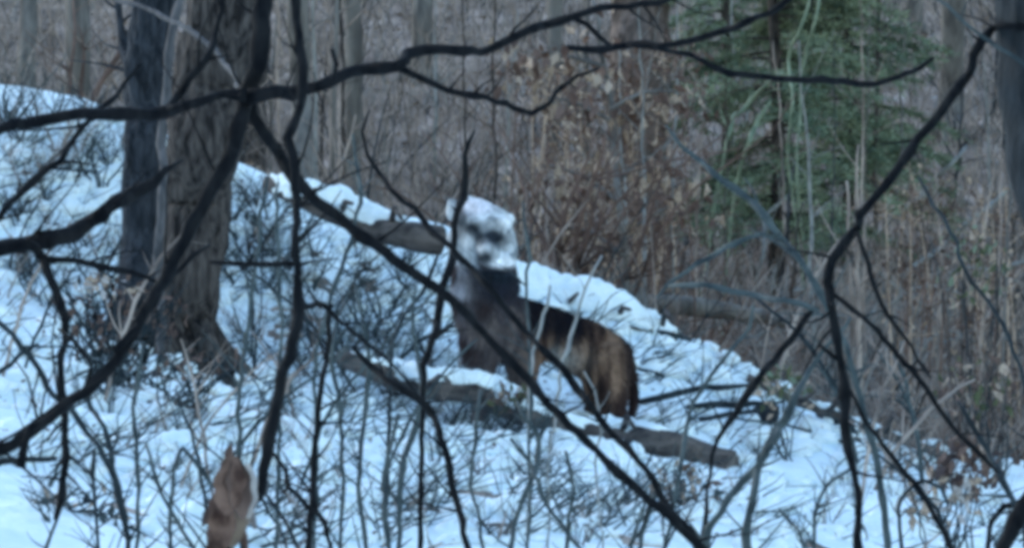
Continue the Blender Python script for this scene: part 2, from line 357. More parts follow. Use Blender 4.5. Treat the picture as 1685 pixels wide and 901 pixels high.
# upright twiggy stems over the snow, each one traced
def stem_thing(txt, D, m, label, tw=4, name='bare_sapling', group=None, L=.16):
    txt = ' '.join('%g,%g,%g' % (q[0], q[1], q[2] * (.8 if D > 13.9 else .92)) for q in parse(txt)); A = parse(txt); a0 = A[0]
    b = gpt(a0[0], D)
    pyg = 450 - (b.z - H) * F / D
    if pyg > a0[1]: txt = '%g,%g,%g ' % (a0[0] - 5, pyg + 4, a0[2] * 1.1) + txt
    o = thing(name, b, label, 'sapling', group)
    branch('stem', txt, D, D * 1.01, m, o, tw, L, 6)
    return o
ST = [
 ('775,960,13 765,895,13 748,820,14 738,770,14 725,720,14 712,680,14 695,660,13 650,630,12 610,600,11 580,570,7', 13.5, 'near', 'dark bent twig curving down past the log end at bottom centre'),
 ('690,960,9 692,700,9 700,600,11 714,560,14 722,520,15 730,470,16 740,430,14 745,390,12 750,350,12 765,322,16 768,280,10 766,235,8 780,215,5', 13.8, 'near', 'dark upright twig standing directly before the face'),
 ('650,930,9 660,790,12 672,740,13 682,700,12 690,660,11 688,600,9 680,520,8 684,470,6', 14.5, 'twig', 'grey green upright stem left below the face'),
 ('505,960,11 508,900,12 512,830,12 514,760,11 520,700,10 530,620,10 540,560,9 545,500,7', 13, 'near', 'straight dark stem just right of the long black stem'),
 ('560,960,8 545,900,8 530,860,9 505,830,9 478,800,10 470,770,10 445,740,8', 12.8, 'near', 'short crooked dark twig beside the rusty stump'),
 ('215,960,10 212,890,10 205,850,9 196,800,9 185,740,10 172,700,10 150,668,9 140,640,9', 13.5, 'twigd', 'leaning twig at lower left ending by the snow hump'),
 ('228,900,8 226,780,9 224,700,10 222,640,9 230,600,8 235,560,6', 14.8, 'twig', 'thin grey stem rising through the left snow patch'),
 ('330,960,8 318,900,9 290,860,9 262,810,8 250,770,8 240,730,7', 14, 'twig', 'pale grey twig leaning left below the big trunk'),
 ('280,860,8 286,770,8 300,735,9 340,790,8 352,800,6', 14.5, 'twig', 'low forked twig touching the rusty stump'),
 ('395,900,9 392,760,9 396,640,9 402,560,9 412,480,9 425,400,9 432,330,9 440,290,7', 15.5, 'twig', 'grey stem in front of the snow beside the big trunk'),
 ('455,900,8 460,760,8 462,640,8 464,520,8 460,430,8 455,360,7 458,300,5', 16, 'twig', 'second grey stem right of the big trunk'),
 ('600,900,9 590,800,9 600,690,9 608,600,9 600,530,8 585,470,7', 15.2, 'twig', 'thin stem on snow left of the lower log'),
 ('560,900,8 566,800,8 560,700,9 548,600,8 552,540,7', 16.5, 'twig', 'faint upright stem between the long black stem and the log'),
 ('640,930,9 636,850,9 630,780,8 645,720,8 655,680,7', 13.2, 'twig', 'slender stem at bottom left of the dark bent twig'),
 ('835,960,10 838,901,11 850,850,11 870,800,12 885,760,13 888,720,10 870,690,8 850,660,7', 14.5, 'twig', 'forked grey green sapling below the animals chest'),
 ('980,960,8 950,901,8 925,860,9 900,830,9 886,790,9 868,760,8 840,720,7', 14, 'twig', 'grey twig leaning left across the first forked sapling'),
 ('800,1000,8 790,860,8 775,800,7 782,700,8 790,640,7', 16.5, 'twig', 'faint stem on the snow below the face'),
 ('930,1000,8 935,880,8 942,800,7 930,740,6', 15.5, 'twig', 'faint short stem below the animals belly'),
 ('1050,980,8 1040,901,9 1052,850,8 1064,800,7', 14, 'twig', 'short grey stem beside the fanning clump'),
 ('1570,960,10 1560,880,9 1510,800,8 1470,760,7', 15, 'twigd', 'leaning twig in front of the dead leaves at lower right'),
 ('1690,900,10 1672,840,12 1650,790,12 1625,740,11 1600,700,11 1575,660,7', 13.5, 'twigd', 'dark green twig leaning left at the lower right corner'),
 ('1480,900,8 1478,850,8 1490,810,8 1520,790,8 1548,802,8 1560,830,6', 15.5, 'twigd', 'low hooked twig arching over snow at lower right'),
 ('1625,930,9 1630,860,10 1650,830,12 1672,832,12 1690,850,10', 14.5, 'near', 'dark bent twig in the lower right corner snow'),
 ('1330,960,8 1320,880,8 1300,860,8 1280,835,6', 14.5, 'twig', 'short twig between the two rising stems at bottom right'),
 ('1340,900,8 1345,835,7 1372,790,8 1400,770,7', 16, 'twig', 'little arched twig on the bright snow patch'),
 ('60,960,8 85,880,7 105,830,7 130,800,6', 15, 'twig', 'faint leaning twig on the smooth snow hump'),
 ('165,960,8 160,850,8 150,780,9 155,740,7', 15.5, 'twigd', 'short stem among the weeds at lower left'),
 ('870,300,5 872,500,5 868,460,6 866,380,6 850,330,4', 15.5, 'twig', 'very thin stem beside the faces right cheek') ,
 ('520,700,8 515,600,8 545,480,8 570,420,8 590,330,8 588,260,8 580,220,6', 17, 'twig', 'thin stem crossing the left snow capped log'),
 ('640,640,7 650,560,7 690,480,8 720,420,7', 18, 'twigd', 'slanting twig under the left snow capped log'),
]
for txt, D, m, lab in ST:
    if 'very thin stem' in lab: txt = '872,700,6 870,600,6 868,500,6 866,400,6 860,330,4'
    stem_thing(txt, D, m, lab, random.randint(7, 14))
# slanting twigs over the brown flank (pale) and horizontal ones
for txt, D, m, lab in [
 ('905,760,4 915,700,5 918,640,6 925,590,7 938,550,7 950,500,6 970,455,5 990,420,4', 16, 'pale', 'first pale curved twig crossing the dark flank'),
 ('870,760,4 868,700,4 872,640,5 880,580,7 892,540,7 900,500,6 905,470,4', 16.3, 'pale', 'second pale curved twig crossing the dark shoulder'),
 ('1000,980,4 990,860,4 978,760,5 985,690,5 975,640,5 960,610,4', 16, 'pale', 'pale twig standing by the animals hind leg'),
 ('1080,980,8 1100,860,8 1120,760,9 1130,690,9 1150,640,8 1190,590,8 1230,540,7 1240,500,5', 17, 'twig', 'thin grey twig rising over the snow beyond the rump'),
 ('1425,520,10 1450,485,10 1480,455,10 1520,425,11 1556,398,11 1600,360,10 1640,325,10 1672,295,8', 39, 'pale', 'long pale cane slanting up to the right edge, lower of two'),
 ('1418,440,9 1440,400,10 1470,362,10 1510,320,11 1530,300,12 1560,270,9 1590,240,7', 41, 'pale', 'long pale cane slanting up, upper of two'),
 ('1370,590,7 1385,570,8 1400,550,9 1420,530,8 1440,510,7', 36, 'pale', 'short pale cane near the crooked bough'),
 ('1720,900,8 1690,640,8 1640,520,9 1600,460,8 1560,380,8 1530,320,8 1510,290,5', 16, 'twigd', 'dark thin twig crossing the two pale canes'),
]: stem_thing(txt, D, m, lab, 2, 'thin_cane')
# ------------------------------------------------------------------ big trunks
def big_tree(name, label, D, txt, m, limbs=(), group=None, rough=.14, n=44):
    A = parse(txt); o = thing(name, gpt(A[0][0], D), label, 'tree', group)
    mb = MB(); branch('trunk', txt, D, D, m, o, n=n, rough=rough, jit=2, tomb=mb)
    # root flare
    b = gpt(A[0][0], D); r = A[0][2] * .5 * D / F
    for k in range(6):
        a = k * 1.05 + .3; d = Vector((math.cos(a), math.sin(a), 0)); q = b + d * r * 2.3; q.z = G(q.x, q.y) - .03
        mb.tube([b + d * r * .5 + Vector((0, 0, r * 1.4)), b + d * r * 1.1 + Vector((0, 0, r * .45)), q], [r * .35, r * .33, r * .12], 8, True, .2)
    mb.build('trunk', m, o)
    for l in limbs: branch('limb', l, D, D + random.uniform(-.3, .3), m, o, 4, .4, 8)
    return o
big_tree('oak_tree', 'broad brown grey tree trunk at left, the wider of the pair', 23.4,
    '296,640,120 298,600,104 302,540,96 306,480,100 318,400,106 326,320,112 334,240,118 345,160,124 360,80,128 376,0,126 395,-120,120 430,-500,110 460,-1200,90',
    'trunk', ['350,-100,60 280,-260,40 160,-420,20 80,-600,8', '420,-500,60 520,-700,40 640,-800,20'])
big_tree('maple_tree', 'narrower blue grey tree trunk at left with a forked top', 24.3,
    '228,620,84 226,560,74 228,480,66 230,400,62 232,320,62 234,240,62 238,160,66 244,80,70 252,0,70 262,-200,66 280,-900,46',
    'trunkb', ['236,200,30 216,120,22 200,60,14 190,-60,8', '250,40,36 300,-80,26 380,-260,14'])
# pale dead stem standing against the broad trunk
o = thing('pale_dead_stem', gpt(268, 22.8), 'straight grey dead stem against the broad trunk at left', 'stem')
branch('stem', '262,640,15 264,520,14 262,430,15 266,330,15 270,220,15 274,120,14 288,40,13 310,-60,10', 22.9, 23.0, 'nearg', o, 0, n=9)
o = thing('rough_tree', gpt(440, 32), 'grey tree trunk behind the branch fork near the top', 'tree')
branch('trunk', '392,640,84 396,420,74 402,250,70 405,100,68 410,0,68 420,-500,60', 32, 32, 'trunk', o, 4, .5, 18, .15)
big_tree('slim_tree', 'slim grey tree trunk behind the long black stem near the top', 36,
    '498,520,40 500,300,36 494,150,36 490,0,36 480,-400,30', 'far', group=None, n=12)
big_tree('red_brown_tree', 'broad reddish brown trunk on the slope behind the beech leaves', 40,
    '1052,470,116 1052,420,102 1050,330,96 1051,220,94 1052,100,94 1053,0,92 1055,-300,88 1060,-900,90', 'red', ['1000,-200,40 940,-400,26 900,-700,10'], rough=.2)
for px, D, wd, lab in [(574, 44, 30, 'faint grey trunk on the slope above the left snow cap'), (690, 55, 34, 'far grey trunk above the face, seen through brush'), (905, 48, 26, 'far slim trunk left of the reddish trunk'),
                       (1150, 56, 36, 'far trunk left of the green hemlock'), (1560, 50, 40, 'far grey trunk near the right edge tree'), (120, 46, 44, 'far trunk above the snow at upper left'), (40, 52, 30, 'far slim trunk at the upper left corner'), (1500, 60, 30, 'far slim trunk behind the crooked bough')]:
    g = gpt(px, D); py = 450 - (g.z - H) * F / D
    big_tree('far_tree', lab, D, f'{px},{py+20},{wd*1.3} {px+4},{py-80},{wd} {px+8},{py-260},{wd*.95} {px+2},{py-600},{wd*.85} {px+18},{py-1500},{wd*.5}', 'far', n=10)
k = 0
for i in range(46):           # the wood beyond
    y = random.uniform(62, 130); x = random.uniform(-.16, .16) * y * (1 + 8 / y) ; px = 842 + x * F / y
    g = gpt(px, y); py = 450 - (g.z - H) * F / y; wd = random.uniform(.16, .4) * F / y
    o = thing('wood_tree', g, 'grey trunk of the distant wood on top of the brushy slope', 'tree', 'trees of the distant wood')
    branch('trunk', f'{px},{py+6},{wd*1.2} {px+3},{py-200},{wd} {px-6},{py-700},{wd*.7} {px+9},{py-1100},{wd*.4}', y, y, 'far', o, 4, 1.2, 8, .1)

# ------------------------------------------------------------------ logs
def snow_cap(top, wd, hh, n=9, seed=1.):   # rounded snow ridge laid along a line of points
    mb = MB(); k = len(top); b0 = 0
    for i, p in enumerate(top):
        d = (top[min(i + 1, k - 1)] - top[max(i - 1, 0)]).normalized(); sd = d.cross(Vector((0, 0, 1))).normalized()
        e = min(1, i / 16, (k - 1 - i) / 22) ** .5 if 0 < i < k - 1 else .05
        w_ = wd * (1 + .25 * nz(p.x, p.y, 5, seed)) * e; h_ = hh * (1 + .3 * nz(p.x, p.z, 5, seed + 3)) * e
        for j in range(n):
            t = math.pi * j / (n - 1); q = p + sd * math.cos(t) * w_ + Vector((0, 0, math.sin(t) * h_ - .35 * wd * math.cos(t) ** 2))
            q += Vector((0, 0, .022 * nz(q.x * 1, q.y + q.z, 14, seed)))
            q += (q - p).normalized() * (.018 * nz(q.x, q.z * 1.5, 26, seed) + .010 * nz(q.x, q.z + q.y, 60, seed))
            mb.v.append(tuple(q))
    for i in range(k - 1):
        for j in range(n - 1):
            a = i * n + j; mb.f.append((a, a + 1, a + n + 1, a + n))
        mb.f.append((i * n + n - 1, i * n, (i + 1) * n, (i + 1) * n + n - 1))
    mb.f.append(tuple(range(n))); mb.f.append(tuple((k - 1) * n + j for j in range(n))[::-1])
    return mb
def log(name, txt, D0, D1, label, capw, caph, cap0=0., cap1=1., seed=1.):
    A = parse(txt); o = thing(name, gpt(A[0][0], D0), label, 'log')
    mb = MB(); P, rad = branch('log', txt, D0, D1, 'log', o, n=18, rough=.22, jit=1, tomb=mb)
    mb.build('bark', 'log', o)
    e = MB(); d = (P[-1] - P[-2]).normalized(); e.tube([P[-1] - d * .01, P[-1] + d * .008], [rad[-1] * .93] * 2, 16); e.build('cut_end', 'wood', o)
    for i in range(3):
        s = MB(); q = P[int(len(P) * (.25 + .22 * i))]; s.tube([q, q + Vector((.03, -.16, .02 + .05 * i)), q + Vector((.07, -.24, .06))], [.022, .016, .01], 6)
        s.build('branch_stub', 'log', o)
    i0, i1 = int(cap0 * (len(P) - 1)), int(cap1 * (len(P) - 1))
    top = [P[i] + Vector((0, 0, rad[i] * .72)) for i in range(i0, i1 + 1)]
    fine, _ = resample(top, [0] * len(top), .025); top = fine
    c = snow_cap(top, capw, caph, 19, seed).build('snow_cap', 'snow'); tag(c, None)
    c.parent = o; c.matrix_parent_inverse = Matrix.Translation(-o.location)
    return o
log('fallen_log', '560,585,26 600,602,34 650,622,40 700,634,44 760,640,46 810,652,46 870,680,44 940,708,46 1020,722,56 1080,732,62 1140,752,62 1200,772,62', 24.25, 24.5,
    'snow topped log with a blunt dark end lying below the animal', .07, .05, .0, .97, 2)
log('leaning_log', '440,300,26 500,330,30 560,354,36 620,374,44 680,388,48 725,396,50', 25.8, 25.5, 'short brown log capped with snow left of the face', .10, .11, .0, .98, 5)
log('mossy_log', '840,462,24 900,490,26 960,508,26 1040,534,24 1100,550,20 1170,572,14', 26.9, 27.3, 'log under thick snow running behind the animal from its neck past its rump', .12, .16, 0, .93, 8)
log('thin_fallen_log', '1230,620,14 1300,652,16 1380,686,18 1480,722,16 1560,752,12', 26.4, 26.7, 'thin pale fallen pole on the snow crest at right', .03, .02, .1, .9, 11)
o = thing('grey_fallen_log', gpt(1000, 31), 'grey green log lying on the dark slope behind the rump', 'log')
branch('bark', '950,488,26 1040,498,32 1120,502,32 1220,516,28 1300,530,20', 31, 31.5, 'far', o, 2, .2, 12, .25)
o.location = gpt(1120, 31)
for ch in o.children: ch.matrix_parent_inverse = Matrix.Translation(-o.location)

# ------------------------------------------------------------------ the animal
AN = thing('animal', gpt(900, 25), 'large brown furred animal with a broad pale face standing behind the fallen log', 'animal')
def gz(px, D): g = gpt(px, D); return g
px2m = 25 / F
balls = []
def cap_(a, ra, b, rb, n=8):
    for i in range(n + 1):
        t = i / n; balls.append((a.lerp(b, t), lerp(ra, rb, t) * px2m))
def Pn(px, py, D): return W(px, py, D)
# trunk of the body
cap_(Pn(792, 520, 24.72), 45, Pn(835, 540, 24.95), 56)
cap_(Pn(835, 540, 24.95), 56, Pn(905, 548, 25.1), 43)
cap_(Pn(905, 548, 25.1), 43, Pn(968, 575, 25.25), 47)
cap_(Pn(968, 575, 25.25), 47, Pn(992, 592, 25.27), 48, 3)
cap_(Pn(800, 470, 24.75), 54, Pn(800, 405, 24.62), 44, 5)
cap_(Pn(778, 500, 24.75), 36, Pn(776, 440, 24.68), 36, 5)
# head
HC = Pn(794, 388, 24.52)
cap_(Pn(782, 362, 24.55), 36, Pn(798, 384, 24.5), 44, 4)
cap_(Pn(782, 356, 24.55), 31, Pn(812, 370, 24.55), 30, 4)
cap_(Pn(765, 398, 24.56), 32, Pn(778, 422, 24.53), 27, 3)
cap_(Pn(824, 392, 24.54), 25, Pn(828, 414, 24.5), 24, 3)
cap_(Pn(800, 396, 24.42), 20, Pn(806, 414, 24.29), 19, 5)
cap_(Pn(814, 430, 24.32), 16, Pn(836, 428, 24.36), 14, 3)
cap_(Pn(798, 430, 24.3), 12, Pn(820, 440, 24.3), 11, 4)
cap_(Pn(764, 360, 24.44), 10, Pn(780, 366, 24.40), 10, 3); cap_(Pn(803, 366, 24.40), 10, Pn(832, 368, 24.42), 12, 3)
cap_(Pn(748, 350, 24.56), 15, Pn(743, 334, 24.57), 9, 2); cap_(Pn(772, 338, 24.56), 15, Pn(770, 329, 24.57), 9, 2); cap_(Pn(826, 360, 24.56), 13, Pn(837, 360, 24.57), 10, 2)
# legs
def leg(pts):
    for a, b in zip(pts, pts[1:]): cap_(Pn(*a[:3]), a[3], Pn(*b[:3]), b[3], 7)
def footz(px, D): b = gz(px, D); return 450 - (b.z - H) * F / D
fy = footz(1022, 25.15)
leg([(994, 600, 25.18, 42), (1004, 640, 25.15, 30), (1008, 672, 25.12, 22), (1024, 700, 25.15, 13), (1018, fy - 8, 25.12, 12), (1002, fy - 4, 25.0, 11)])
fy = footz(945, 25.5)
leg([(985, 615, 25.42, 30), (978, 655, 25.45, 18), (988, 690, 25.48, 12), (980, fy - 8, 25.45, 11), (970, fy - 4, 25.36, 10)])
fy = footz(800, 24.72)
leg([(792, 560, 24.72, 38), (786, 620, 24.7, 22), (790, 660, 24.7, 15), (790, fy - 8, 24.68, 14), (784, fy - 4, 24.58, 13)])
fy = footz(862, 24.98)
leg([(858, 580, 24.95, 34), (860, 632, 24.95, 20), (864, 668, 24.95, 14), (862, fy - 8, 24.94, 12), (856, fy - 4, 24.84, 11)])
leg([(1026, 575, 25.38, 14), (1040, 620, 25.45, 9), (1042, 665, 25.45, 8), (1034, 700, 25.42, 5)])
mb = MB()
for c, r in balls: mb.blob(c, (r, r, r), 0, 14, 9, 0)
tmp = mb.build('body', None)
mod = tmp.modifiers.new('r', 'REMESH'); mod.mode = 'VOXEL'; mod.voxel_size = .009
sm = tmp.modifiers.new('s', 'SMOOTH'); sm.iterations = 9; sm.factor = .6
dg = bpy.context.evaluated_depsgraph_get(); me = bpy.data.meshes.new_from_object(tmp.evaluated_get(dg)); me.name = 'body'
bpy.data.objects.remove(tmp)
def proj(p): return 842 + p.x * F / p.y, 450 - (p.z - H) * F / p.y
def furcol(p):
    px, py = proj(p)
    n1 = noise.noise(p * 9); n2 = noise.noise(Vector((p.x * 26, p.y * 10, p.z * 4))); n3 = noise.noise(Vector((p.x * 60, p.y * 20, p.z * 10)))
    white = Vector((.62, .66, .70)); grey = Vector((.07, .062, .068)); blk = Vector((.010, .011, .016)); brn = Vector((.105, .064, .048)); tan = Vector((.27, .175, .125)); dk = Vector((.045, .030, .030))
    def g(cx, cy, rx, ry): return math.exp(-(((px - cx) / rx) ** 2 + ((py - cy) / ry) ** 2))
    # body
    c = grey.lerp(Vector((.135, .112, .11)), max(0, min(1, .05 + n1 * 2.4 + n2 * 1.2))).lerp(dk, max(0, min(.85, -n1 * 2 - .15)))
    tb = ss((px - 850) / 50)
    flank = brn.lerp(tan, max(0, min(1, .30 + n2 * 2.4 + .55 * g(1000, 600, 26, 60)))).lerp(blk, max(0, min(.75, -n2 * 2.2 - .25)))
    c = c.lerp(flank, tb)
    topline = interp(px, [860, 900, 960, 1000, 1040], [500, 512, 522, 530, 555])
    sad = ss((62 - (py - topline)) / 40) * ss((px - 850) / 25) * ss((1000 - px) / 60)
    c = c.lerp(blk, sad * .95)
    c = c.lerp(blk, ss((px - 1014) / 16) * .8)
    if px > 940: c = c.lerp(dk, ss((py - 620) / 50) * .75)
    if px > 900 and px < 985: c = c.lerp(Vector((.33, .35, .35)), g(915, 590, 40, 20) * .8)
    # throat and chest
    c = c.lerp(blk * 2.5, min(1, g(822, 470, 42, 30) * 1.25 * (1 + .6 * n1)))
    c = c.lerp(Vector((.36, .36, .41)), min(1, 1.1 * g(752, 474, 22, 38)) * max(0, min(1, .5 + n1 * 2)))
    # head
    h = ss((450 + 14 * n1 - .12 * abs(px - 800) - py) / 22) if px < 870 else 0
    w_ = (white * (.82 + .6 * n1)).lerp(Vector((.12, .14, .16)), max(0, min(.8, 3.2 * noise.noise(p * 17 + Vector((4, 0, 1))) - .5)))
    c = c.lerp(w_, h)
    for (cx, cy, rx, ry, s) in ((775, 378, 13, 11, 1.), (784, 388, 9, 8, .75), (812, 387, 17, 9, .9), (822, 398, 13, 7, .6), (797, 428, 13, 16, 1.), (758, 352, 10, 26, .85), (806, 370, 20, 8, .5), (815, 452, 34, 8, 1.), (764, 420, 16, 10, .3), (790, 398, 8, 14, .45)):
        c = c.lerp(Vector((.018, .025, .035)), min(1, g(cx, cy, rx, ry) * 1.6) * s * (h if cy < 440 else 1))
    c = c.lerp(Vector((.8, .82, .86)), min(1, g(826, 432, 18, 7) * 1.6)); c = c.lerp(Vector((.76, .74, .80)), min(1, g(786, 338, 26, 12) * 1.4) * h); c = c.lerp(Vector((.8, .82, .85)), min(1, g(832, 362, 12, 8) * 1.4 + g(793, 410, 9, 8) + g(768, 400, 10, 16)) * h)
    for (cx, cy, rx, ry) in ((775, 378, 6, 10), (808, 384, 8, 6), (820, 391, 15, 6), (797, 426, 9, 14), (812, 446, 18, 5), (786, 392, 4, 9)):
        c = c.lerp(Vector((.015, .02, .028)), min(.86, g(cx, cy, rx, ry) * 1.3) * (.75 + n1) * (1 if px < 870 else 0))
    return c * (1 + .22 * n3)
ca = me.color_attributes.new('Col', 'FLOAT_COLOR', 'POINT'); cc = []
me.calc_loop_triangles()
for v in me.vertices: 
    k = furcol(v.co); cc += [max(0, k.x), max(0, k.y), max(0, k.z), 1]
ca.data.foreach_set('color', cc)
body = link('body', me, 'fur', AN)
# fur tufts
fv = []; ff = []; fc = []; tris = me.loop_triangles; rnd = random.Random(3)
ar = np.array([t.area for t in tris]); pick = np.searchsorted(np.cumsum(ar) / ar.sum(), np.random.RandomState(2).rand(42000))
for ti in pick:
    t = tris[min(int(ti), len(tris) - 1)]; a, b, c_ = (me.vertices[i].co for i in t.vertices)
    u, v_ = rnd.random(), rnd.random()
    if u + v_ > 1: u, v_ = 1 - u, 1 - v_
    p = a + (b - a) * u + (c_ - a) * v_; nrm = t.normal
    px, py = proj(p); head = py < 450 and px < 860
    d = Vector((.35, .2, -1)) if not head else (p - HC)
    d = d - nrm * d.dot(nrm); 
    if d.length < 1e-4: continue
    d.normalize(); d = (d * (1 if not head else .8) + nrm * rnd.uniform(.25, .5) + Vector((rnd.uniform(-.25, .25),) * 3)).normalized()
    l = rnd.uniform(.018, .042) * (.3 if head else 1); wd = rnd.uniform(.003, .006) * (.6 if head else 1); sd = d.cross(nrm).normalized()
    k0 = len(fv); fv += [tuple(p - nrm * .002 - sd * wd), tuple(p - nrm * .002 + sd * wd), tuple(p + d * l)]; ff.append((k0, k0 + 1, k0 + 2))
    col = furcol(p) * rnd.uniform(.8, 1.15); fc += [col.x, col.y, col.z, 1] * 3
m2 = bpy.data.meshes.new('fur'); m2.from_pydata(fv, [], ff); m2.update(); ca = m2.color_attributes.new('Col', 'FLOAT_COLOR', 'POINT'); ca.data.foreach_set('color', [max(0, q) for q in fc])
fo = link('fur', m2, 'fur', AN, False); fo['kind'] = 'stuff'
def surf(px, py):             # nearest body surface along a sight line
    o0 = Vector((0, 0, H)); d = (W(px, py, 24) - o0).normalized(); hit, loc, nn, _ = body_bvh.ray_cast(o0, d); return loc or W(px, py, 24.4)
from mathutils.bvhtree import BVHTree
body_bvh = BVHTree.FromPolygons([v.co.copy() for v in me.vertices], [tuple(p.vertices) for p in me.polygons])
for px, py, r in ((775, 377, .016), (812, 384, .017)):
    e = MB(); c = surf(px, py) + Vector((0, .004, 0)); e.blob(c, (r, r, r), 0, 14, 10, 0); e.build('eye', 'eye', AN)
e = MB(); c = surf(800, 422) + Vector((0, .006, 0)); e.blob(c, (.030, .022, .024), 3, 14, 8, .1); e.build('nose', 'nose', AN)

# ------------------------------------------------------------------ stump, leaf clumps, snow humps
def big_leaf(c, ax, side, l, wd, curl, m, parent, seed):   # lobed, cupped dead leaf with a midrib
    ax = ax.normalized(); side = (side - ax * side.dot(ax)).normalized(); nn = ax.cross(side); mb = MB(); nu, nv = 14, 9
    for i in range(nu):
        t = i / (nu - 1); hw = wd * .5 * (math.sin(math.pi * min(1, t * .93 + .05)) ** .7) * (1 + .10 * math.sin(t * 17 + seed))
        for j in range(nv):
            v = (j / (nv - 1) - .5) * 2; a = v * curl
            p = c + ax * l * (t - .5) + side * hw * math.sin(a) / max(curl, .01) * 1.0 + nn * hw * (1 - math.cos(a)) / max(curl, .01) + nn * l * .14 * (t - .5) ** 2 * 4
            p += nn * .004 * noise.noise(Vector((t * 5, v * 3, seed))) + nn * (.0018 if j == nv // 2 else 0)
            mb.v.append(tuple(p))
    for i in range(nu - 1):
        for j in range(nv - 1): mb.f.append((i * nv + j, i * nv + j + 1, (i + 1) * nv + j + 1, (i + 1) * nv + j))
    st = c - ax * l * .5; o = mb.build('leaf', m, parent); return o
DL = thing('dead_leaves', W(418, 742, 10.18), 'reddish tan curled dead leaves hanging from the black stem at lower left', 'leaves')
up = Vector((0, 0, -1))
for px, py, l, wd, dx, curl, m, sd in ((372, 795, .125, .085, -.10, 1.1, 'dry', 1), (392, 800, .13, .06, .12, .9, 'leafd', 2), (408, 805, .115, .045, .0, .8, 'palew', 3), (368, 850, .13, .075, .05, 1.2, 'dry', 4), (392, 852, .12, .065, -.15, 1., 'leaf', 5), (362, 880, .12, .06, -.2, 1.0, 'dry', 6), (383, 775, .07, .045, .2, .9, 'leaf', 7), (352, 838, .08, .04, -.5, .8, 'leafd', 8), (412, 838, .08, .04, .5, .9, 'palew', 9), (378, 760, .08, .04, -.35, 1.2, 'leafd', 10), (402, 875, .09, .04, .35, 1., 'dry', 11)):
    big_leaf(W(px, py, 10.1 + .01 * sd), Vector((dx, .1, -1)), Vector((1, .5 - .16 * sd, 0)), l, wd, curl, m, DL, sd)
for pts in ('426,740,5 410,742,4 392,748,4 384,762,3', '422,800,4 408,812,4 392,822,3'): branch('stalk', pts, 10.2, 10.12, 'near', DL, 0, n=5)

def leaf_clump(name, px, py, D, rx, rz, n, label, ms, size=.05, cat='leaves', sticks=5):
    o = thing(name, gpt(px, D), label, cat); c = W(px, py, D)
    for i in range(sticks):
        a = gpt(px + random.uniform(-.3, .3) * rx * F / D, D + random.uniform(-.1, .1)); b = c + Vector((random.uniform(-rx, rx), random.uniform(-.1, .1), random.uniform(0, rz)))
        mb = MB(); P = jitter([a.lerp(b, t / 5) for t in range(6)], .03); mb.tube(P, [.005, .0045, .004, .0035, .003, .002], 5); mb.build('stem', 'twigd', o)
    shapes = []
    for q in range(5):
        mb = MB(); mb.leaf(Vector((0, 0, 0)), Vector((1, 0, 0)), Vector((random.uniform(-.3, .3), .2, 1)), 1, random.uniform(.4, .6)); x = mb.build('leaf', ms[q % len(ms)]); shapes.append(x.data); bpy.data.objects.remove(x)
    for i in range(n):
        while True:
            d = Vector((random.uniform(-1, 1), random.uniform(-1, 1), random.uniform(-1, 1)))
            if d.length < 1: break
        l = bpy.data.objects.new('leaf', random.choice(shapes)); C.objects.link(l)
        l.location = c + Vector((d.x * rx, d.y * rx * .6, d.z * rz)) ; s = size * random.uniform(.6, 1.4); l.scale = (s, s, s)
        l.rotation_euler = [random.uniform(0, 6.3) for _ in range(3)]
        l.parent = o; l.matrix_parent_inverse = Matrix.Translation(-o.location)
    return o
leaf_clump('dead_fern', 1585, 770, 20, .16, .13, 110, 'clump of dark red brown dead leaves on the snow at lower right', ['leafd', 'rust', 'leafd', 'leaf'], .07, 'dead plant')
leaf_clump('dead_fern', 1545, 830, 18, .14, .09, 40, 'pale pinkish withered leaves just below the dark leaf clump at lower right', ['leaf', 'palew'], .07, 'dead plant')
leaf_clump('dead_fern', 1120, 800, 21, .20, .10, 70, 'withered grey brown leaves on the snow under the blunt log end', ['leaf', 'leafd', 'twig'], .05, 'dead plant')
leaf_clump('dead_fern', 190, 520, 21.5, .34, .17, 200, 'dark brown withered leaves heaped at the foot of the left trunks', ['leafd', 'twigd', 'near', 'leafd'], .055, 'dead plant', 40)
leaf_clump('dead_fern', 300, 600, 21.0, .32, .07, 90, 'brown withered leaves in front of the broad trunk foot', ['leafd', 'twigd', 'near'], .05, 'dead plant', 22)
leaf_clump('dead_fern', 420, 380, 24, .05, .12, 26, 'small dark withered weed on the snow right of the broad trunk', ['twigd', 'leafd'], .05, 'dead plant', 5)
leaf_clump('dead_fern', 165, 470, 20.5, .14, .05, 28, 'few pale lilac grey leaves left of the twin trunks', ['leaf', 'palew', 'dry'], .05, 'dead plant', 6)
leaf_clump('dead_fern', 120, 850, 17, .25, .1, 60, 'grey withered weeds by the smooth snow hump at lower left', ['twig', 'leaf', 'twigd'], .05, 'dead plant', 14)
leaf_clump('dead_fern', 840, 660, 23.8, .12, .07, 60, 'olive brown withered weed in front of the log below the animals chest', ['olive', 'leafd', 'leaf'], .055, 'dead plant', 8)
leaf_clump('dead_fern', 1290, 640, 25.5, .16, .14, 80, 'olive green weed on the snow crest right of the animal', ['olive', 'leaf', 'gcane'], .055, 'dead plant', 8)
leaf_clump('dead_fern', 1620, 640, 27, .3, .2, 90, 'olive brown brush behind the crest at the lower right', ['olive', 'leafd', 'leaf'], .07, 'dead plant', 10)
leaf_clump('dead_fern', 1600, 430, 28, .25, .28, 110, 'pale green and brown leafy sapling near the right edge', ['olive', 'leaf', 'gcane', 'leaf'], .06, 'plant', 10)

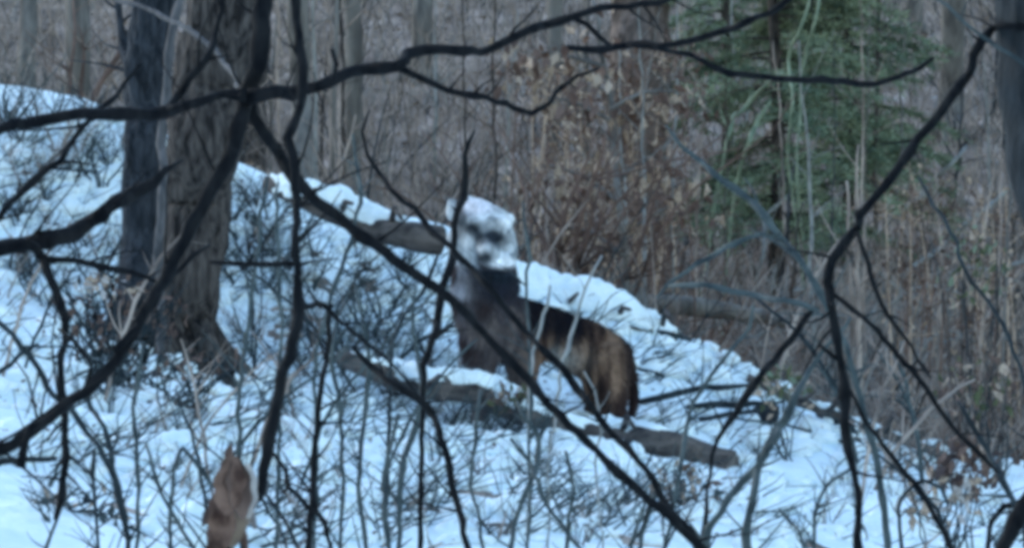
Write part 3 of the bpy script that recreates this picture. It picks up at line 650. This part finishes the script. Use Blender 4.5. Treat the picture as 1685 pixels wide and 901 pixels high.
# beech sapling with withered tan leaves, in front of the red brown trunk
BE = thing('beech_sapling', gpt(1000, 30), 'young beech holding withered tan leaves before the reddish trunk', 'sapling')
tips = []
for txt in ('1040,620,14 1030,480,13 1020,360,12 1010,240,11 1000,140,9 985,60,7 975,0,5', '1024,420,9 970,380,7 920,372,5', '1016,330,8 960,290,6 900,270,5', '1014,300,9 1060,260,7 1110,262,5',
            '1006,200,8 950,170,6 900,160,4', '1004,180,8 1060,150,6 1110,150,4', '996,110,7 930,90,6 860,85,4', '1022,390,8 1080,350,6 1120,330,4'):
    P, _ = None, None; mb = MB(); P, _ = branch('x', txt, 30, 30.1, 'far', BE, 6, .25, 7, .2, 1, mb); mb.build('branch', 'far', BE); tips.append(P)
shp = []
for q in range(6):
    mb = MB(); mb.leaf(Vector((0, 0, 0)), Vector((.5, 0, -.8)), Vector((random.uniform(-.5, .5), 1, .2)), 1, .5); x = mb.build('leaf', ['leaf', 'dry', 'leafd', 'leaf', 'leaf', 'leafd'][q]); shp.append(x.data); bpy.data.objects.remove(x)
for i in range(300):
    P = random.choice(tips[1:] + [tips[0][len(tips[0]) // 3:]]); p = random.choice(P[2:]) + Vector((random.gauss(0, .13), random.gauss(0, .1), random.gauss(-.04, .1)))
    l = bpy.data.objects.new('leaf', random.choice(shp)); C.objects.link(l); l.location = p; s = random.uniform(.07, .14); l.scale = (s, s, s)
    l.rotation_euler = (random.uniform(-.6, .6), random.uniform(-.6, .6), random.uniform(0, 6.3)); l.parent = BE; l.matrix_parent_inverse = Matrix.Translation(-BE.location)
# curled leaves hanging from the top bough
CL = [(835, 72), (850, 66), (866, 88), (878, 78), (900, 92), (918, 84), (925, 70), (958, 130), (975, 140), (985, 118), (992, 108), (968, 160), (985, 168), (1000, 130), (940, 150), (925, 170), (845, 60), (830, 84)]
for i, (px, py) in enumerate(CL):
    mb = MB(); p = W(px, py, 11.3); mb.leaf(p, Vector((random.uniform(-.6, .6), random.uniform(-.4, .4), -1)), Vector((.3, 1, .2)), random.uniform(.028, .05), .022)
    mb.build('leaf', ['leafd', 'leaf', 'dry', 'leafd'][i % 4], T)

# hemlock: trunk, limbs, needle sprays
def hemlock(px, D, h, rad, label, seed, base_h=1.2, dens=1.):
    rnd = random.Random(seed); g = gpt(px, D); o = thing('hemlock', g, label, 'tree')
    mb = MB(); P = [g + Vector((.05 * math.sin(t), 0, h * t / 9 - .05)) for t in range(10)]; mb.tube(P, [.06 * (1 - t / 10.5) for t in range(10)], 10, True, .2); mb.build('trunk', 'trunk', o)
    cr = MB()
    nl = int(h * 9 * dens)
    for i in range(nl):
        z = base_h + (h - base_h) * (i + rnd.random()) / nl; L = rad * (1.05 - (z / h) ** 1.3) * rnd.uniform(.6, 1.1); a = rnd.uniform(0, 6.28)
        d = Vector((math.cos(a), math.sin(a), rnd.uniform(.0, .2))); p0 = g + Vector((0, 0, z)); pts = [p0 + d * L * t - Vector((0, 0, .35 * L * t * t)) for t in (0, .25, .5, .75, 1)]
        lm = MB(); lm.tube(pts, [.014, .011, .008, .006, .003], 5); lm.build('limb', 'trunk', o)
        for k in range(int(26 * L * dens) + 6):
            t = rnd.uniform(.15, 1); q = p0 + d * L * t - Vector((0, 0, .35 * L * t * t)); sd = Vector((-d.y, d.x, 0)) * rnd.choice((-1, 1))
            e = (sd * rnd.uniform(.4, 1) + d * rnd.uniform(.2, .9) + Vector((0, 0, rnd.uniform(-.6, .1)))).normalized(); l = rnd.uniform(.1, .28)
            for m_ in range(9):
                s = q + e * l * m_ / 9; f = (e * .5 + Vector((rnd.uniform(-1, 1), rnd.uniform(-1, 1), rnd.uniform(-.7, .5)))).normalized()
                cr.blade(s, s + f * rnd.uniform(.03, .07), .018)
    c = cr.build('crown', 'green', o, False); c['kind'] = 'stuff'; return o
hemlock(1270, 40, 7.5, 1.25, 'dark green hemlock rising behind the snow at upper right', 5, .6, 2.6)
hemlock(1390, 42, 7.0, 1.15, 'second dark green hemlock just right of the first and farther back', 8, .6, 2.5)
hemlock(1190, 46, 6.0, 1.0, 'thinner hemlock between the reddish trunk and the dark green hemlocks', 11, 1.2, 1.7)
hemlock(700, 58, 7, 1.2, 'faint thin hemlock far up the slope above the face', 14, 1.6, .8)

# pale arching blades: countable canes in front of the hemlocks
for i, (txt, D, lab) in enumerate([
 ('1330,560,3 1300,300,4 1302,170,5 1298,100,7 1312,50,6 1330,0,5 1340,-60,5', 37, 'bright green grey blade, left of the pair at top of the hemlock'),
 ('1340,540,3 1312,300,4 1316,180,4 1322,100,6 1340,40,6 1352,-20,6', 37.5, 'bright green grey blade, right of the pair at top of the hemlock'),
 ('1150,520,3 1175,330,4 1200,215,7 1230,175,9 1262,140,7 1285,120,5', 38, 'pale slanting blade left below the hemlock'),
 ('1190,520,3 1212,300,4 1232,235,9 1250,195,9 1268,165,5', 38.4, 'shorter pale slanting blade beside the longer one below the hemlock'),
 ('1240,480,6 1255,420,6 1262,350,9 1285,330,9 1304,315,6', 39, 'small pale hooked cane under the hemlocks')]):
    stem_thing(txt, D, 'gcane' if i != 4 else 'pale', lab, 5, 'pale_cane', None, .35)
# ------------------------------------------------------------------ shrubs on the snow (copies of a few prototypes)
def proto_shrub(seed, h, ns, spread, m, tw):
    rnd = random.Random(seed); st = random.getstate(); random.seed(seed)
    o = thing('bare_shrub', (0, 0, 0), 'x', 'shrub')
    for k in range(ns):
        a = rnd.uniform(0, 6.28); d = Vector((math.cos(a) * spread, math.sin(a) * spread * .6, 1)).normalized(); bend = Vector((rnd.uniform(-.4, .4), rnd.uniform(-.2, .2), rnd.uniform(-.25, .05)))
        l = h * rnd.uniform(.5, 1.1); P = [d * l * t / 8 + bend * l * (t / 8) ** 2 * .7 + Vector((math.cos(a), math.sin(a), 0)) * .03 for t in range(9)]
        P[0].z -= .06
        P = jitter(P, .035, 5); r = rnd.uniform(.005, .011) ; rr = [r * (1 - t / 10) for t in range(9)]
        mb = MB(); mb.tube(P, rr, 5); twiglets(mb, P, rr, tw, h * .4, 20)
        mb.build('stem', m, o)
    random.setstate(st); return o
def copy_thing(o, loc, rz, s, label, group):
    r = o.copy(); C.objects.link(r); r.location = loc; r.rotation_euler = (0, 0, rz); r.scale = (s, s, s); r['label'] = label; r['group'] = group
    for ch in o.children:
        c = ch.copy(); C.objects.link(c); c.parent = r
    return r
protos = [proto_shrub(20 + i, random.uniform(.45, .8), random.randint(3, 5), random.uniform(.3, .8), ['twig', 'twigd', 'brush', 'twigd', 'twig', 'leafd'][i % 6], random.randint(5, 9)) for i in range(9)]
used = set()
def place(protoset, px, D, s, label, group):
    i = random.choice(protoset); o = protos[i]
    if 915 < px < 1075 and 20 < D < 26.6: px += 150      # keep the haunch as clear of shrubs as the photograph shows it
    loc = gpt(px, D); loc.z -= .02; rz = random.choice((random.uniform(-.5, .5), math.pi + random.uniform(-.5, .5)))
    if i not in used:
        used.add(i); o.location = loc; o.rotation_euler = (0, 0, rz); o.scale = (s, s, s); o['label'] = label; o['group'] = group; return
    copy_thing(o, loc, rz, s, label, group)
def scatter(n, x0, x1, y0, y1, ps, s0, s1, label, group):
    for _ in range(n):
        px = random.uniform(x0, x1); py = random.uniform(y0, y1); D = solve(px, py)
        place(ps, px, D, random.uniform(s0, s1), label, group)
for a in [
 (44, 0, 195, 190, 520, 'bare grey green shrub on the upper left snow'),
 (38, 390, 720, 420, 620, 'bare twiggy shrub on the snow left of the animal'),
 (38, 380, 780, 620, 900, 'bare twiggy shrub in the lower middle snow left of the fork'),
 (14, 365, 480, 330, 470, 'bare shrub on the snow just right of the broad trunk'),
 (22, 60, 360, 660, 860, 'bare shrub on the snow below the twin trunks'),
 (30, 780, 1120, 740, 900, 'bare twiggy shrub in the snow below the animal'),
 (16, 1060, 1330, 600, 760, 'low bare shrub on the snow right of the rump'),
 (10, 1350, 1680, 800, 900, 'low bare shrub in the lower right snow')]:
    n, x0, x1, y0, y1, lab = a; small = 'low' in lab
    scatter(n, x0, x1, y0, y1, range(5) if not small else range(9), .28 if small else .4, .5 if small else .9, lab, lab.replace('shrub', 'shrubs').replace('bare ', ''))
# shrubs on and behind the crest, against the dark slope
for i in range(44):
    px = random.uniform(-60, 1740); D = random.uniform(28, 46)
    i_ = random.choice((2, 5, 8, 0)); place([i_], px, D, random.uniform(.8, 2.0), 'bare grey shrub on the brown slope behind the snow', 'bare shrubs of the brown slope')

scatter(14, 1380, 1680, 690, 800, (8, 2, 5), .5, .9, 'pale grey shrub at the snow edge on the right', 'pale grey shrubs at the snow edge on the right')
protos.append(proto_shrub(77, .9, 5, .6, 'pale', 9)); protos.append(proto_shrub(78, .7, 4, .9, 'brush', 9)); protos[-1].name = 'pale_shrub'; protos[-2].name = 'pale_shrub'
for i in range(44):
    place([9, 10], random.uniform(1180, 1740), random.uniform(28.3, 38), random.uniform(.7, 1.5), 'pale grey shrub tangled on the dark slope at right', 'pale shrubs of the slope at right')
protos.append(proto_shrub(79, .8, 5, .6, 'leafd', 9)); protos[-1].name = 'rusty_shrub'
for i in range(90):            # slender grey saplings of the slope
    D = random.uniform(29, 52); px = random.uniform(380, 1740); g = gpt(px, D); py = 450 - (g.z - H) * F / D; wd = random.uniform(.012, .05) * F / D; le = random.uniform(-40, 40); h = random.uniform(1.2, 4) * F / D
    o = thing('slender_sapling', g, 'slender grey sapling rising from the brown slope', 'sapling', 'slender saplings of the brown slope')
    branch('stem', f'{px},{py+5},{wd} {px+le*.3},{py-h*.33},{wd*.85} {px+le*.5},{py-h*.66},{wd*.65} {px+le},{py-h},{wd*.3}', D, D, random.choice(('far', 'trunkb', 'brush', 'trunk', 'pale')), o, 5, .5, 5, .2)
for i in range(26):
    place([11], random.uniform(840, 1140), random.uniform(29, 39), random.uniform(1.2, 3.0), 'rusty brown shrub around the reddish trunk', 'rusty shrubs around the reddish trunk')
# dark twigs lying on the snow right of the animal
for i, (txt, D) in enumerate([('1050,608,9 1072,612,9 1092,618,8', 24.9), ('1050,660,10 1080,655,12 1120,645,11 1180,636,10 1240,632,6', 24.7), ('1130,668,9 1170,664,10 1240,664,9 1290,660,5', 24.6), ('1060,542,8 1110,550,10 1135,558,6', 26.6), ('1150,690,8 1200,680,8 1260,672,6', 24.4), ('1345,680,10 1372,692,11 1410,706,8', 25.3)]):
    A = parse(txt); D = min(27.3, solve(A[0][0], A[0][1] + 4))
    o = thing('fallen_twig', gpt(A[0][0], D), ['short dark stub jutting right of the rump', 'dark twig lying on the snow right of the rump, longest', 'dark twig lying just below the longest one', 'dark twig on the snow crest right of the rump', 'faint twig lying above the blunt log end', 'dark twig lying by the crooked bough'][i], 'twig')
    branch('stem', txt, D, D, 'twigd', o, 2, .1, 6)
o = thing('dark_rock', gpt(1262, 25), 'small dark rock in the snow right of the animal', 'rock')
mb = MB(); mb.blob(W(1258, 680, solve(1258, 695)), (.075, .07, .065), 4, 20, 12, .5); mb.build('stone', 'trunkb', o)

for i in range(14):
    place([0, 1, 3][i % 3:i % 3 + 1], random.uniform(715, 890), random.uniform(23.5, 24.1), random.uniform(.35, .7), 'small twiggy shrub before the fallen log under the animal', 'small shrubs before the fallen log')
for i in range(26):            # arching and diagonal pale canes of the right-hand slope
    px = random.uniform(1180, 1640); D = random.uniform(29, 38); g = gpt(px, D); y0 = 450 - (g.z - H) * F / D; le = random.choice((-1, 1, 1)) * random.uniform(90, 260); h = random.uniform(90, 260); wd = random.uniform(4.5, 8)
    o = thing('arching_cane', g, 'pale arching cane leaning across the slope at right', 'cane', 'pale arching canes of the slope at right')
    branch('stem', f'{px},{y0+6},{wd} {px+le*.2},{y0-h*.5},{wd} {px+le*.55},{y0-h*.9},{wd*.8} {px+le},{y0-h*(1 if i % 3 else .75)},{wd*.4}', D, D, ('pale', 'pale', 'brush')[i % 3], o, 4, .3, 5, .3)
for i in range(9):
    place([0, 1, 3][i % 3:i % 3 + 1], random.uniform(480, 730), random.uniform(24.6, 25.3), random.uniform(.5, .9), 'bare twiggy shrub in front of the short leaning log', 'twiggy shrubs in front of the leaning log')
for i in range(7):
    place([0, 2, 4][i % 3:i % 3 + 1], random.uniform(860, 1120), random.uniform(27.0, 27.6), random.uniform(.3, .6), 'small bare shrub by the snowy log behind the animal', 'small shrubs by the snowy log')
for i in range(26):
    place([11], random.uniform(1250, 1740), random.uniform(28.5, 36), random.uniform(.6, 1.3), 'rusty brown shrub on the slope near the right edge', 'rusty shrubs near the right edge')
rnd = random.Random(31)
for i in range(34):            # long leaning stems over the snow
    px = random.uniform(-20, 1500); py = random.uniform(560, 1000); D = solve(px, py) if py < 880 else random.uniform(13, 17)
    if px < 200 and py > 750: px += 300
    g = gpt(px, D); y0 = 450 - (g.z - H) * F / D; le = random.choice((-1, 1)) * random.uniform(40, 230); h = random.uniform(130, 300); wd = random.uniform(4.5, 8)
    if 720 < px + le < 880 and y0 - h < 480: h *= .4
    if max(px, px + le) > 890 and min(px, px + le) < 1060 and y0 - h < 720: px += 420 if px > 900 else -380; g = gpt(px, D); y0 = 450 - (g.z - H) * F / D
    o = thing('leaning_sapling', g, 'long thin leaning sapling crossing the snowy bank', 'sapling', 'long leaning saplings over the snow')
    branch('stem', f'{px},{y0+6},{wd} {px+le*.25},{y0-h*.4},{wd} {px+le*.6},{y0-h*.75},{wd*.8} {px+le},{y0-h},{wd*.5}', D, D, ('brush', 'twig', 'twigd', 'brush')[i % 4], o, 6, .22, 5, .3)
for nm, bx, n, lab in (('rusty_foliage', (850, 1115, 70, 450), 2600, 'withered rusty leaves massed round the reddish trunk'), ('rusty_foliage', (1440, 1660, 300, 660), 900, 'withered rusty leaves on the brush near the right edge')):
    for mt in ('leafd', 'leaf'):
        mb = MB(); cl = [(rnd.uniform(bx[0], bx[1]), rnd.uniform(bx[2], bx[3]), rnd.uniform(31, 38)) for _ in range(26)]
        for i in range(int(n * (.65 if mt == 'leafd' else .35))):
            c = rnd.choice(cl); p = W(c[0], c[1], c[2]) + Vector((rnd.gauss(0, .13), rnd.gauss(0, .3), rnd.gauss(0, .09)))
            if p.z < G(p.x, p.y): continue
            s = rnd.uniform(.025, .06); mb.leaf(p, Vector((rnd.uniform(-1, 1), rnd.uniform(-1, 1), rnd.uniform(-1.2, .3))), Vector((rnd.uniform(-1, 1), rnd.uniform(-1, 1), .6)), s, s * .6)
        for c in cl:                # the thin stems that carry them
            p = W(*c); g = Vector((p.x + rnd.uniform(-.2, .2), p.y, G(p.x, p.y)))
            mb.tube([g, g.lerp(p, .5) + Vector((rnd.uniform(-.05, .05), 0, 0)), p + Vector((0, 0, .1))], [.009, .007, .003], 4, False)
            for k in range(7): mb.tube([p - Vector((0, 0, .05)), p + Vector((rnd.gauss(0, .16), rnd.gauss(0, .2), rnd.gauss(.02, .1)))], [.004, .0015], 3, False)
        tag(mb.build(nm, mt, None, False), lab if mt == 'leafd' else lab.replace('rusty', 'pale tan'), 'leaves', kind='stuff')
# snow debris, clumps, grasses: stuff
rnd = random.Random(12)
mb = MB()
for i in range(5200):
    px = rnd.uniform(-60, 1740); py = rnd.uniform(200, 901); D = solve(px, py)
    if D >= 27.3 : continue
    if px < 220 and py > 780: continue
    if nz(px * .01, py * .01, 1.1, 4) + .5 * nz(px * .01, py * .01, 3, 8) < .08: continue
    if 1340 < px < 1520 and 790 < py < 860: continue
    g = gpt(px, D); a = rnd.gauss(0, 1); l = rnd.uniform(.06, .35); d = Vector((math.cos(a), rnd.uniform(-.5, .5), rnd.uniform(0, .7) + .1)).normalized()
    P = jitter([g + d * l * t / 4 for t in range(5)], .03, 9); r = rnd.uniform(.0018, .005); mb.tube(P, [r, r, r * .8, r * .6, r * .4], 4)
tag(mb.build('twig_litter', 'twig'), 'fine grey twigs and weeds poking through the snow', 'twigs', kind='stuff')
mb = MB()
for i in range(2600):
    px = rnd.uniform(-60, 1740); py = rnd.uniform(200, 901); D = solve(px, py)
    if D >= 27.3 or (px < 220 and py > 780): continue
    g = gpt(px, D); s = rnd.uniform(.015, .06); mb.blob(g + Vector((0, 0, s * .1)), (s * rnd.uniform(1, 1.8), s, s * rnd.uniform(.5, 1)), rnd.random() * 9, 8, 5, .5)
tag(mb.build('snow_clumps', 'snow'), 'lumps of snow lying on the bank', 'snow', kind='stuff')
for nm, mt, n, lab in (('leaf_litter', 'litter', 9000, 'fallen brown leaves covering the slope behind'), ('pale_leaf_litter', 'leaf', 3200, 'paler fallen leaves scattered on the slope behind'), ('snow_leaf_litter', 'leafd', 1500, 'dead leaves scattered on the snow')):
    mb = MB()
    for i in range(n):
        if nm == 'snow_leaf_litter':
            px = rnd.uniform(-60, 1740); py = rnd.uniform(250, 901); D = solve(px, py)
            if D >= 27.3 or (px < 220 and py > 780): continue
        else: D = 28 + 40 * rnd.random() ** 1.3; px = rnd.uniform(-300, 2000)
        g = gpt(px, D); s = rnd.uniform(.03, .08) * (1 + (D - 25) * .02) * (.6 if nm[0] == 's' else 1)
        mb.leaf(g + Vector((0, 0, .02)), Vector((rnd.uniform(-1, 1), rnd.uniform(-1, 1), rnd.uniform(0, .5))), Vector((rnd.uniform(-.6, .6), rnd.uniform(-.6, .6), 1)), s, s * .6)
    tag(mb.build(nm, mt, None, False), lab, 'leaves', kind='stuff')
for nm, mt, n, lab, hh in (('underbrush', 'brush', 8500, 'dense grey brown brush stems on the slope behind', .8), ('dark_underbrush', 'twigd', 1800, 'darker brush stems on the slope behind', .8), ('pale_grass', 'pale', 1900, 'pale dry grass on the slope behind', .5)):
    mb = MB()
    for i in range(n):
        D = 28.5 + 36 * rnd.random() ** 1.1; px = rnd.uniform(-300, 2000)
        g = gpt(px, D); l = hh * rnd.uniform(.3, 1.2); d = Vector((rnd.gauss(0, .28), rnd.gauss(0, .2), 1)).normalized(); cv = Vector((rnd.gauss(0, .25), rnd.gauss(0, .15), rnd.uniform(-.2, .05)))
        P = [g + d * l * t / 4 + cv * l * (t / 4) ** 2 for t in range(5)]; r = rnd.uniform(.003, .011); mb.tube(P, [r, r * .9, r * .7, r * .5, r * .25], 3, False)
        for k in range(rnd.randint(0, 3)):
            q = P[rnd.randint(1, 3)]; e = q + Vector((rnd.uniform(-1, 1), rnd.uniform(-.5, .5), rnd.uniform(.1, 1))) * l * .3; mb.tube([q, q.lerp(e, .5) + Vector((0, 0, .02)), e], [r * .5, r * .4, r * .2], 3, False)
    tag(mb.build(nm, mt, None, False), lab, 'brush', kind='stuff')
